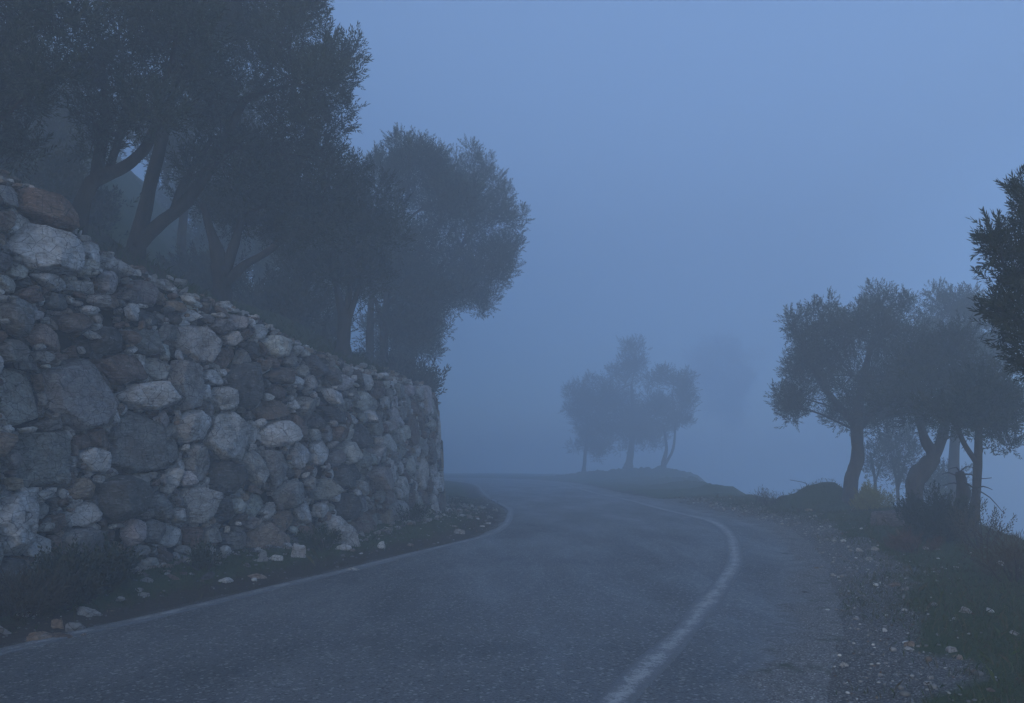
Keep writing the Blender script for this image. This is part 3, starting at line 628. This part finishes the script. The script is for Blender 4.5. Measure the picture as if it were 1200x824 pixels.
for k_, (px, py, Yb, lob) in enumerate([(20, 250, 24, [(10, 180, 60, 50), (50, 230, 50, 36), (-30, 160, 50, 60)]), (300, 350, 31, [(290, 250, 55, 60), (320, 310, 40, 30), (250, 300, 34, 30)]), (370, 390, 33, [(365, 290, 55, 60), (390, 345, 40, 30), (340, 350, 34, 26)]), (470, 430, 35, [(470, 330, 40, 50), (490, 390, 30, 26), (450, 390, 30, 24)]), (260, 330, 42, [(250, 240, 60, 60), (300, 280, 44, 36)]), (90, 280, 36, [(80, 190, 60, 60), (110, 250, 40, 28)])]):
    tree('olive_tree', 'dim dark tree lost in mist deep in the grove behind the near olives', Yb, [[(px, py, .16), (px + 3, py - 50, .13), (px - 4, py - 110, .09)], [(px + 3, py - 50, .08), (px + 20, py - 100, .06)]], lob, 70 + k_, .62, leaf=(.16, .045, .5, 12), group='dim trees deep in the grove above the wall')
GF = 'hazy trees on the far bank of the road'
FL = (.14, .036, .5, 12)
tree('olive_tree', 'left small pale hazy tree of the three beyond the bend, lower trunk lost in fog', 84, [[(684, 565, .18), (686, 530, .15), (690, 500, .11)]], [(680, 462, 20, 26), (694, 500, 28, 24), (700, 480, 18, 20), (676, 480, 14, 18), (690, 522, 22, 18), (708, 515, 18, 18)], 31, .55, leaf=FL, group=GF)
tree('olive_tree', 'tallest hazy tree in the middle of the three beyond the bend', 80, [[(736, 556, .36), (739, 530, .3), (742, 500, .2), (740, 450, .12)]], [(742, 420, 22, 19), (733, 450, 26, 24), (722, 480, 28, 26), (760, 485, 24, 26), (742, 500, 34, 18), (715, 465, 14, 18), (735, 512, 34, 16), (764, 508, 22, 18)], 32, .5, leaf=FL, group=GF)
tree('olive_tree', 'hazy tree with two thin stems, right of the three beyond the bend', 74, [[(777, 556, .26), (778, 540, .2), (781, 525, .13), (778, 500, .09)], [(779, 545, .13), (789, 525, .11), (792, 490, .08)]], [(790, 450, 26, 22), (800, 475, 18, 24), (778, 485, 20, 26), (805, 460, 12, 16), (795, 495, 16, 10)], 33, .5, leaf=FL, group=GF)
tree('olive_tree', 'faintest tree, a shadow in the fog right of the far three', 205, [[(846, 600, .16), (846, 540, .12), (845, 480, .1)]], [(845, 420, 40, 30), (825, 450, 30, 28), (865, 445, 30, 30), (850, 480, 26, 24)], 34, .3, leaf=(.3, .08, .9, 10), group=GF)

GR = 'olive trees along the right edge of the drop'
tree('olive_tree', 'wide olive tree with single bent trunk beside the earth mound', 21.5, [[(996, 588, .18), (998, 562, .165), (1005, 535, .155), (1005, 500, .14), (1010, 450, .09), (1025, 390, .06)], [(1004, 500, .1), (970, 460, .07), (945, 420, .05)], [(1004, 505, .09), (1045, 460, .07)]],
     [(1000, 440, 62, 52), (937, 392, 20, 24), (1035, 362, 34, 32), (935, 465, 26, 24), (972, 372, 20, 20), (1062, 410, 36, 40), (1010, 485, 50, 28), (955, 430, 32, 30), (1005, 395, 36, 28), (928, 478, 16, 14), (1050, 470, 34, 30)], 41, 1.0, group=GR)
tree('olive_tree', 'old olive tree with thick twisted forked trunk behind the dark bush', 18, [[(1077, 612, .16), (1071, 580, .155), (1074, 562, .18), (1087, 545, .18), (1093, 533, .13), (1082, 510, .09), (1075, 480, .07)], [(1088, 548, .13), (1101, 520, .105), (1110, 490, .09), (1125, 450, .06)]],
     [(1105, 455, 45, 40), (1070, 475, 36, 30), (1145, 455, 36, 42), (1115, 415, 36, 32), (1160, 480, 28, 26), (1085, 440, 34, 30)], 42, 1.0, group=GR)
tree('olive_tree', 'slender young olive tree with thin dark trunk right of the broken snag', 15.3, [[(1136, 618, .1), (1144, 580, .075), (1146, 540, .07), (1147, 500, .055), (1152, 470, .04)], [(1146, 545, .05), (1130, 520, .045), (1122, 500, .035)]],
     [(1155, 490, 40, 30), (1178, 500, 20, 26), (1118, 485, 28, 24), (1150, 460, 36, 26), (1180, 470, 18, 20)], 43, 1.0, group=GR)
tree('olive_tree', 'paler misty olive tree rising behind the twisted one', 27, [[(1118, 600, .18), (1118, 540, .15), (1122, 470, .11), (1125, 410, .07)]], [(1122, 355, 26, 26), (1105, 385, 26, 30), (1145, 380, 30, 36), (1130, 420, 40, 34), (1095, 410, 22, 24), (1165, 420, 26, 30)], 44, .8, leaf=(.09, .022, .3, 13), group=GR, z0=-1.5)
tree('olive_tree', 'thin misty sapling seen between the bent trunk and the twisted trunk', 30, [[(1026, 606, .06), (1026, 570, .05), (1020, 530, .035)], [(1026, 565, .03), (1035, 535, .02)]], [(1022, 540, 14, 20), (1036, 525, 14, 16)], 45, .28, leaf=(.09, .022, .3, 12), group=GR, z0=-2.2)
tree('olive_tree', 'misty multi-stemmed sapling left of the twisted trunk', 29, [[(1052, 606, .07), (1052, 575, .05), (1045, 535, .035)], [(1052, 575, .04), (1062, 535, .03)], [(1052, 580, .03), (1054, 530, .025)]], [(1045, 535, 16, 22), (1064, 530, 16, 20), (1054, 555, 20, 14), (1055, 510, 20, 14)], 46, .3, leaf=(.09, .022, .3, 12), group=GR, z0=-2.2)
tree('olive_tree', 'pale low misty tree behind the snag at right', 28, [[(1108, 625, .1), (1106, 590, .08), (1100, 560, .06)]], [(1100, 560, 24, 20), (1122, 570, 22, 20), (1085, 575, 16, 16), (1118, 590, 22, 14)], 47, .35, leaf=(.09, .022, .3, 12), group=GR, z0=-2.6)
tree('olive_tree', 'dark near tree with sharp spiky leaves reaching in from the right edge', 7.6, [[(1330, 690, .16), (1325, 560, .13), (1300, 440, .1), (1270, 350, .07)], [(1300, 440, .06), (1240, 400, .04)], [(1325, 520, .07), (1390, 400, .05)]],
     [(1208, 285, 32, 32, .1), (1212, 345, 44, 38, 0), (1207, 395, 42, 26, -.1), (1187, 325, 22, 28, .2), (1180, 372, 22, 20, 0), (1203, 243, 12, 26, 0), (1290, 330, 66, 70), (1265, 270, 40, 40), (1380, 350, 70, 70), (1330, 270, 60, 50), (1218, 432, 20, 14, .1), (1168, 288, 8, 22, .1)],
     48, .62, leaf=(.062, .012, .2, 16), c0=(.02, .028, .015), c1=(.05, .062, .035), group=GR, up=.3)

# ------------------------------------------------------------------ bushes, snag, branch, mossy boulder
def bush(name, label, px, py, Y, w, h, seed, c0, c1, leaf, n, stems=14, cat='bush', group=None):
    r_ = np.random.default_rng(seed); b = at(px, py, Y); z = floor_z(b[0], b[1]); root = empty(name, (b[0], b[1], z), label, cat, group)
    wood = Soup(); lv = Soup(); PP, DD = [], []
    for s in range(stems):
        a = r_.uniform(0, 6.28); rr = math.sqrt(r_.uniform(0, 1)); tip = np.array([b[0] + math.cos(a) * w * rr, b[1] + math.sin(a) * w * rr, z + h * (1 - .45 * rr) * r_.uniform(.75, 1.05)])
        st = np.array([b[0] + math.cos(a) * w * rr * .35, b[1] + math.sin(a) * w * rr * .35, z - .03]); mid = (st + tip) / 2 + r_.normal(0, .05, 3)
        tube(wood, [st, mid, tip], [.014, .009, .004], 5, 0, n=3)
        t = r_.uniform(.12, 1, n) ** .8; P = st + (tip - st) * t[:, None] + r_.normal(0, .24, (n, 3)) * np.array([w, w, h]) * .55
        P[:, 2] = np.maximum(P[:, 2], z + .01); PP.append(P); d = P - np.array([b[0], b[1], z]); DD.append(d / (np.linalg.norm(d, axis=1)[:, None] + .01) + np.array([0, 0, .8]) + r_.normal(0, .3, (n, 3)))
    foliage(lv, np.concatenate(PP), np.concatenate(DD), leaf[2], leaf[0], leaf[1], leaf[3], c0, c1, seed)
    v, p, c = wood.arrays(); child('stems', v, p, BARK, root); v, p, c = lv.arrays(); child('foliage', v, p, LEAF, root, smooth=False, colr=c); return root
bush('dark_bush', 'dense dark green bush at the foot of the snag', 1103, 640, 13.6, .48, .72, 61, (.014, .02, .01), (.035, .046, .022), (.05, .014, .17, 14), 90, 16)
bush('yellow_bush', 'low yellowish rounded bush right of the earth mound', 1026, 600, 19.5, .42, .52, 62, (.15, .14, .02), (.28, .25, .045), (.05, .016, .16, 12), 70, 14)
bush('dry_bush', 'pale dry straggly bush right of the dark green bush', 1152, 645, 12.8, .38, .55, 63, (.06, .05, .03), (.13, .11, .075), (.045, .014, .17, 9), 14, 14)
bush('weed_clump', 'dark mass of weeds at the wall foot below the pale corner boulder', 100, 665, 8.9, .42, .4, 64, (.018, .024, .009), (.05, .054, .022), (.05, .02, .13, 8), 60, 20, 'weeds')
bush('weed_clump', 'lower dark weeds in front of the taller mass at the wall foot', 62, 685, 8.2, .4, .24, 69, (.02, .022, .01), (.055, .048, .024), (.045, .016, .12, 8), 50, 16, 'weeds')
bush('weed_clump', 'brown weeds at the frame edge above the roadside stones', 15, 708, 7.7, .35, .26, 65, (.035, .027, .014), (.07, .055, .03), (.06, .01, .18, 10), 50, 12, 'weeds')
bush('weed_clump', 'reddish dry weeds on the right verge in front of the dark bush', 1072, 648, 12.7, .3, .2, 66, (.08, .04, .025), (.13, .08, .05), (.05, .009, .16, 9), 22, 12, 'weeds')
bush('weed_clump', 'small grass tuft on the skyline left of the fallen branch', 900, 588, 22.6, .3, .3, 67, (.05, .05, .03), (.09, .085, .055), (.09, .009, .22, 7), 12, 9, 'weeds')
bush('weed_clump', 'dry brown grass clump at the right frame edge', 1192, 690, 9.6, .4, .34, 68, (.06, .045, .025), (.11, .085, .055), (.11, .006, .2, 7), 32, 12, 'weeds')

bush('weed_clump', 'small weed clump at the wall foot left of the long pale slabs', 236, 662, 10.3, .22, .2, 91, (.02, .028, .01), (.06, .064, .026), (.05, .012, .14, 8), 22, 9, 'weeds')
bush('weed_clump', 'weeds growing against the wall between the pale block and the broken block', 376, 634, 12.4, .26, .24, 92, (.022, .034, .012), (.06, .07, .026), (.05, .012, .14, 8), 24, 10, 'weeds')
bush('weed_clump', 'weeds along the wall foot where the road bends away', 480, 612, 16.6, .36, .24, 93, (.024, .036, .012), (.06, .074, .026), (.06, .013, .16, 8), 24, 10, 'weeds')
for k_, (px, Yb) in enumerate(((335, 20), (362, 23), (436, 27), (470, 33), (238, 21), (300, 24), (470, 24), (60, 17), (20, 15.5))):
    bush('hillside_shrub', 'dim misty shrub under the olive trees on the slope', px, 400, Yb, 1.1, 1.0 + .2 * (k_ % 3), 80 + k_, (.02, .026, .013), (.05, .058, .03), (.11, .035, .34, 11), 70, 16, 'shrub', 'dim shrubs under the grove')
s = Soup(); b = at(1126, 620, 14.6); zb = gz(b[0], b[1]); snag = empty('broken_snag', (b[0], b[1], zb), 'dead broken trunk with bare twigs between dark bush and slender tree', 'dead tree')
pts = [at(x, y, 14.6) for x, y in ((1127, 600), (1129, 575), (1124, 553))]; pts = [np.array([b[0], b[1], zb - .05])] + pts
tube(s, pts, [.14, .11, .1, .055], 10, .3, seed=5); v, p, c = s.arrays(); child('trunk', v, p, BARK, snag)
s = Soup()
for q in ([(1126, 556), (1138, 556), (1148, 561), (1162, 560)], [(1126, 560), (1112, 554), (1104, 556)], [(1130, 565), (1145, 574), (1160, 583), (1175, 600)], [(1125, 555), (1121, 548), (1112, 550)], [(1128, 570), (1118, 566), (1105, 569)], [(1124, 555), (1132, 547), (1146, 549)], [(1140, 574), (1152, 570), (1163, 574)]):
    tube(s, [at(x, y, 14.6 + .3 * math.sin(i * 2.1 + x)) for i, (x, y) in enumerate(q)], np.linspace(.016, .004, len(q)), 6, .25, n=2)
v, p, c = s.arrays(); child('twigs', v, p, BARK, snag)
fb = ground_pt(925, 594); s = Soup()
br = empty('fallen_branch', tuple(fb), 'dead fallen branch lying left of the earth mound', 'branch')
for q, r0 in (([(905, 596), (918, 589), (932, 588), (944, 588), (954, 583)], .07), ([(918, 590), (925, 592), (938, 594), (947, 591)], .05), ([(910, 594), (920, 597), (936, 597)], .03), ([(944, 588), (946, 575), (942, 571), (926, 568)], .012), ([(920, 589), (917, 582)], .012)):
    tube(s, [at(x, y, fb[1] + .15 * math.sin(i + x)) + np.array([0, 0, gz(fb[0], fb[1]) - fb[2] + .05]) for i, (x, y) in enumerate(q)], np.linspace(r0, r0 * .45, len(q)), 7, .15)
v, p, c = s.arrays(); child('limbs', v, p, BARK, br)

# ------------------------------------------------------------------ loose stones (each a thing)
def loose(label, px, py, w, h, tone, seed, flat=None, group='loose stones beside the road', name='loose_stone', dz=.09):
    g0 = ground_pt(px, py + h / 2, dz); sc = g0[1] / F; r_ = np.random.default_rng(seed)
    prof = (1 + .2 * r_.normal(size=11)).clip(.65, 1.35); q, f = rock(np.repeat(prof, 3), 1.0, seed, 4, 9, .07)
    q = np.stack([q[:, 0] * w * sc / 2, q[:, 1] * w * sc / 2 * .75, q[:, 2] * h * sc * .62], 1)
    z = gz(g0[0], g0[1]); a = r_.normal(0, .15); q[:, 2] += q[:, 0] * a
    o = mesh_obj(name, q, f, STONE, colr=np.broadcast_to(np.array(tone), (len(q), 3))); o.location = (g0[0], g0[1] + w * sc * .3, z + h * sc * .22)
    o.rotation_euler = (0, 0, r_.uniform(-.4, .4)); return tag(o, label, 'stone', group)
loose('flat pale grey slab leftmost in the stone cluster by the left road edge', 34, 709, 30, 12, PALE, 101)
loose('small tan pointed stone in the middle of the cluster by the left road edge', 67, 713, 14, 16, (.42, .3, .2), 102)
loose('white flat stone at the top of the cluster by the left road edge', 97, 704, 30, 12, (.55, .54, .52), 103)
loose('dark grey lump under the white flat stone of the left cluster', 89, 716, 20, 14, GREY, 104)
loose('long low brown stone nearest the road in the left cluster', 45, 729, 32, 14, TAN, 105)
loose('dark brown stone at the front of the cluster, right of the long low one', 72, 728, 26, 13, BRN, 106)
loose('small tan stone nearest the painted line in the left cluster', 96, 727, 10, 8, TAN, 107)
loose('leaning dark slab at the left frame edge below the wall', 20, 672, 32, 34, (.12, .12, .125), 108)
loose('large pale broken block leaning on the wall foot near the bend', 407, 620, 36, 30, (.52, .51, .49), 109, dz=.12)
loose('pale block lying in front of the wall left of the broken block', 348, 642, 18, 20, PALE, 110)
loose('flat white chip between two pale blocks at the wall foot', 367, 631, 17, 6, PALE, 111)
loose('small pale slab on the grass just below the broken block', 403, 637, 16, 8, PALE, 112)
loose('flat pale slab on the verge nearest the left painted line', 414, 656, 14, 7, MID, 113)
loose('tilted pale chip standing on the grass right of the broken block', 446, 632, 12, 10, PALE, 114)
loose('pale flat stone alone on the narrow verge by the wall end', 537, 616, 13, 6, MID, 115)
loose('small tan slab beside the wall foot at the start of the red weeds', 300, 666, 18, 7, TAN, 116)
loose('pale thin slab lying left of the pale block by the wall', 262, 672, 18, 6, PALE, 117)
loose('brownish chip on the verge below the round wall stone', 195, 662, 14, 7, TAN, 118)
loose('grey chip in the dead leaves left of the painted line', 168, 688, 14, 6, MID, 119)
loose('squat pale block against the end of the wall', 508, 597, 14, 12, PALE, 120)
GR2 = 'loose stones on the right verge'
loose('big reddish grey boulder between the yellow bush and the twisted tree', 1058, 604, 48, 26, (.13, .1, .09), 131, group=GR2, name='boulder')
loose('white stone on the grass, left of a similar white pair', 1008, 636, 8, 5, (.5, .49, .47), 132, group=GR2)
loose('white stone on the grass, upper right of the white three', 1027, 635, 9, 5, (.5, .49, .47), 133, group=GR2)
loose('flat white stone on the grass, lowest of the white three', 1019, 646, 10, 5, (.5, .49, .47), 134, group=GR2)
loose('pale stone near the drop below the dry bush', 1173, 655, 10, 7, (.5, .49, .47), 135, group=GR2)
loose('pale flat stone in the grass toward the lower right corner', 1117, 750, 13, 6, (.5, .49, .47), 136, group=GR2)
loose('tan stone half sunk in gravel near the edge of the grass', 1065, 741, 12, 8, TAN, 137, group=GR2)
loose('white stone on the gravel just right of the road', 989, 762, 9, 5, (.55, .54, .52), 138, group=GR2)
loose('brown wedge stone at the upper edge of the gravel', 1049, 677, 12, 7, BRN, 139, group=GR2)
loose('pale block in the grass above the lower right clump', 1133, 709, 14, 9, MID, 140, group=GR2)
loose('pale pebble alone among grass near the bottom edge', 1090, 780, 9, 6, (.5, .49, .47), 141, group=GR2)
loose('low dark stone on the far gravel beside the road edge', 945, 681, 12, 6, DRK, 142, group=GR2)
loose('pale slab beside the fallen branch', 949, 594, 14, 6, TAN, 143, group=GR2)

# ------------------------------------------------------------------ gravel, rubble, grass, litter (uncountable)
def rand_pts(n, x0, x1, y0, y1, power=1.0):
    return rng.uniform(x0, x1, n), y0 + (y1 - y0) * rng.uniform(0, 1, n) ** power
peb = Soup(); x, y = rand_pts(60000, -7, 8, 2.5, 26, 1.5); zz, dl, dr, de = gheight(x, y); nz = fbm(x * .9, y * .9, None, 4)
w = np.where(dl < 0, sstep(.1, .5, -dl) * .17, sstep(.75, 1.3, dr) * sstep(2.7, 1.3, dr + 1.4 * nz) * .5 + sstep(1, 2, dr) * .014) * (de < .3) * (sdist(WC, x, y) > .05)
keep = np.where(rng.uniform(0, 1, len(x)) < w)[0][:9000]
pv, pf = ICO[2]
for i in keep:
    s_ = rng.uniform(.004, .013) * (2.1 if rng.random() < .07 else 1) * (1.0 + .04 * y[i]); a = rng.uniform(0, 6.28); c, q = math.cos(a), math.sin(a)
    v = pv * (1 + .25 * vnoise(pv[:, 0] * 1.7 + i, pv[:, 1] * 1.7, pv[:, 2] * 1.7))[:, None] * s_ * np.array([1, rng.uniform(.5, .9), rng.uniform(.35, .7)])
    v = np.stack([v[:, 0] * c - v[:, 1] * q, v[:, 0] * q + v[:, 1] * c, v[:, 2]], 1)
    t = rng.random(); tone = np.array((.2, .195, .19) if t < .6 else ((.36, .35, .33) if t < .8 else ((.52, .51, .49) if t < .88 else (.15, .11, .08)))) * rng.uniform(.6, 1.1)
    peb.add(v + [x[i], y[i], max(zz[i], -.02) + s_ * .25], pf, tone)
v, p, c = peb.arrays(); tag(mesh_obj('gravel', v, p, PEB, colr=c, smooth=True), 'loose grey gravel and chips scattered over both road verges', 'gravel', kind='stuff')
rb = Soup()
for k in range(560):
    if k < 450: u = rng.uniform(u0 + .5, u1 - 2); p_ = wpos(np.array([u]), np.array([0.0]), rng.uniform(.02, .2) + rng.exponential(.3))[0]
    else: p_ = np.array([rng.uniform(2.5, 6.5), 5 + 12 * rng.random(), 0])
    zz1, dl1, dr1, de1 = [q[0] for q in gheight(p_[:1], p_[1:2])]
    if -.35 < dl1 and dr1 < 1.5 or de1 > 0: continue
    sz = rng.uniform(.025, .075) if k < 450 else rng.uniform(.012, .04); p_[2] = zz1 + sz * .2; scatter_rock(rb, p_, sz, np.array(tones[rng.choice(6, p=[.3, .25, .2, .12, .1, .03])]) * rng.uniform(.7, 1.1), 20000 + k, 3, rng.uniform(.3, .6))
v, p, c = rb.arrays(); tag(mesh_obj('rubble', v, p, STONE, colr=c), 'small broken stone fragments strewn over the verges', 'rubble', kind='stuff')
def blades(n, x, y, z, hmin, hmax, wd, cols):
    a = rng.uniform(0, 6.28, n); h = rng.uniform(hmin, hmax, n); ln = rng.normal(0, .55, (n, 2)) * h[:, None]
    wx, wy = np.cos(a) * wd, np.sin(a) * wd; B_ = np.stack([x, y, z - .01], 1); Wv = np.stack([wx, wy, 0 * wx], 1)
    M_ = B_ + np.stack([ln[:, 0] * .35, ln[:, 1] * .35, h * .6], 1); T_ = B_ + np.stack([ln[:, 0], ln[:, 1], h * .95], 1)
    V = np.stack([B_ - Wv, B_ + Wv, M_ + Wv * .7, T_, M_ - Wv * .7], 1).reshape(-1, 3); f = np.arange(n * 5).reshape(n, 5)
    ct = cols[rng.integers(0, len(cols), n)] * rng.uniform(.65, 1.2, (n, 1)); return V, f, np.repeat(ct, 5, 0)
gs = Soup(); x, y = rand_pts(420000, -8, 8.5, 3, 30, 1.6); zz, dl, dr, de = gheight(x, y); nz = fbm(x * .7 + 5, y * .7, None, 4)
w = np.where(dl < 0, sstep(.3, .9, -dl + .4 * nz) * .55, sstep(1.3, 2.3, dr + 1.2 * nz) * .7 + sstep(12, 20, y) * sstep(1.5, 2.4, dr) * .4) * (de < .8) * (sdist(WC, x, y) > -.05) * (1 - ((dl > 0) & (dr < 1.2)))
k = rng.uniform(0, 1, len(x)) < w; x, y, zz = x[k], y[k], zz[k]
GC = np.array([(.034, .058, .016), (.046, .07, .02), (.055, .072, .024), (.07, .066, .03), (.09, .075, .042), (.05, .06, .022)])
gs.add(*blades(len(x), x, y, zz, .015, .075, .0035, GC))
kx = np.where(rng.uniform(0, 1, len(x)) < .05)[0]; gs.add(*blades(len(kx), x[kx], y[kx], zz[kx], .08, .2, .003, GC[2:5]))
# grass on the lip of the hillside
uu = rng.uniform(u0, u1, 26000); dd_ = np.abs(rng.normal(.5, 1.0, 26000)) + .2; hp = hill_xyz(uu, dd_); kk = rng.uniform(0, 1, len(uu)) < .25 + .75 * sstep(11, 15, hp[:, 1]); hp = hp[kk]
gs.add(*blades(len(hp), hp[:, 0], hp[:, 1], hp[:, 2], .04, .16, .005, GC))
v, p, c = gs.arrays(); tag(mesh_obj('grass', v, p, BLADE, smooth=False, colr=c), 'short sparse grass and dead stalks on verges and slope', 'grass', kind='stuff')
# fallen leaves
n = 9000; x, y = rand_pts(n, -7, 8, 3, 20, 1.5); zz, dl, dr, de = gheight(x, y); k = ((dl < -.3) | ((dr > 1.4) & (rng.uniform(0, 1, n) < .4))) & (de < .2) & (sdist(WC, x, y) > .05); x, y, zz = x[k], y[k], zz[k]; n = len(x)
d = rng.normal(size=(n, 3)) * [1, 1, .25]; d /= np.linalg.norm(d, axis=1)[:, None]; w_ = np.cross(d, [0, 0, 1.0] + rng.normal(0, .3, (n, 3))); w_ /= np.linalg.norm(w_, axis=1)[:, None]
l = rng.uniform(.01, .027, n)[:, None]; P = np.stack([x, y, zz + .015], 1)
V = np.stack([P - d * l, P + w_ * l * .35, P + d * l, P - w_ * l * .35], 1).reshape(-1, 3)
lc = np.array([(.1, .05, .03), (.14, .09, .055), (.07, .045, .03), (.2, .15, .1)])[rng.integers(0, 4, n)]
tag(mesh_obj('dead_leaves', V, np.arange(n * 4).reshape(n, 4), BLADE, smooth=False, colr=np.repeat(lc, 4, 0)), 'brown fallen leaves littering the verges', 'leaves', kind='stuff')

# ------------------------------------------------------------------ haze, sky, sun
def box(name, lo, hi):
    (a, b, c), (d, e, f) = lo, hi
    v = [(a, b, c), (d, b, c), (d, e, c), (a, e, c), (a, b, f), (d, b, f), (d, e, f), (a, e, f)]
    return mesh_obj(name, v, np.array([(0, 3, 2, 1), (4, 5, 6, 7), (0, 1, 5, 4), (1, 2, 6, 5), (2, 3, 7, 6), (3, 0, 4, 7)]), smooth=False)
hz = box('haze', (-108, -42, -50), (84, 240, 63)); tag(hz, 'blue evening fog filling the whole place', 'fog', kind='stuff')
hm = bpy.data.materials.new('fog'); hm.use_nodes = True; t = hm.node_tree; t.nodes.clear()
o = t.nodes.new('ShaderNodeOutputMaterial'); pv_ = t.nodes.new('ShaderNodeVolumePrincipled'); t.links.new(pv_.outputs[0], o.inputs['Volume'])
pv_.inputs['Color'].default_value = (.775, .895, 1, 1); pv_.inputs['Density'].default_value = .0168; pv_.inputs['Anisotropy'].default_value = .0
hz.data.materials.append(hm)

SUN_EL, SUN_AZ = math.radians(14), math.radians(205)      # azimuth clockwise from +Y: ahead and to the right, above the cloud
w = bpy.data.worlds.new('World'); scene.world = w; w.use_nodes = True; t = w.node_tree
sky = t.nodes.new('ShaderNodeTexSky'); sky.sky_type = 'NISHITA'; sky.sun_disc = False; sky.sun_elevation = SUN_EL; sky.sun_rotation = SUN_AZ
sky.altitude = 300; sky.air_density = .75; sky.dust_density = 2.0; sky.ozone_density = 4.0
bg = t.nodes['Background']; bg.inputs['Strength'].default_value = .14; t.links.new(sky.outputs[0], bg.inputs[0])
sl = bpy.data.lights.new('sun', 'SUN'); sl.energy = .15; sl.angle = math.radians(40); sl.color = (1, .93, .85)
so = bpy.data.objects.new('sun', sl); col.objects.link(so); so.location = (0, 0, 40)
from mathutils import Vector
so.rotation_euler = Vector((math.sin(SUN_AZ) * math.cos(SUN_EL), math.cos(SUN_AZ) * math.cos(SUN_EL), math.sin(SUN_EL))).to_track_quat('Z', 'Y').to_euler()

vs = scene.view_settings; vs.view_transform = 'Standard'; vs.look = 'None'; vs.gamma = 1; vs.use_curve_mapping = False; vs.exposure = 1.32
c = scene.cycles; c.volume_bounces = 14; c.max_bounces = 16; c.diffuse_bounces = 3; c.glossy_bounces = 2; c.use_denoising = True
c.use_light_tree = False
try: c.denoiser = 'OPENIMAGEDENOISE'
except Exception: pass
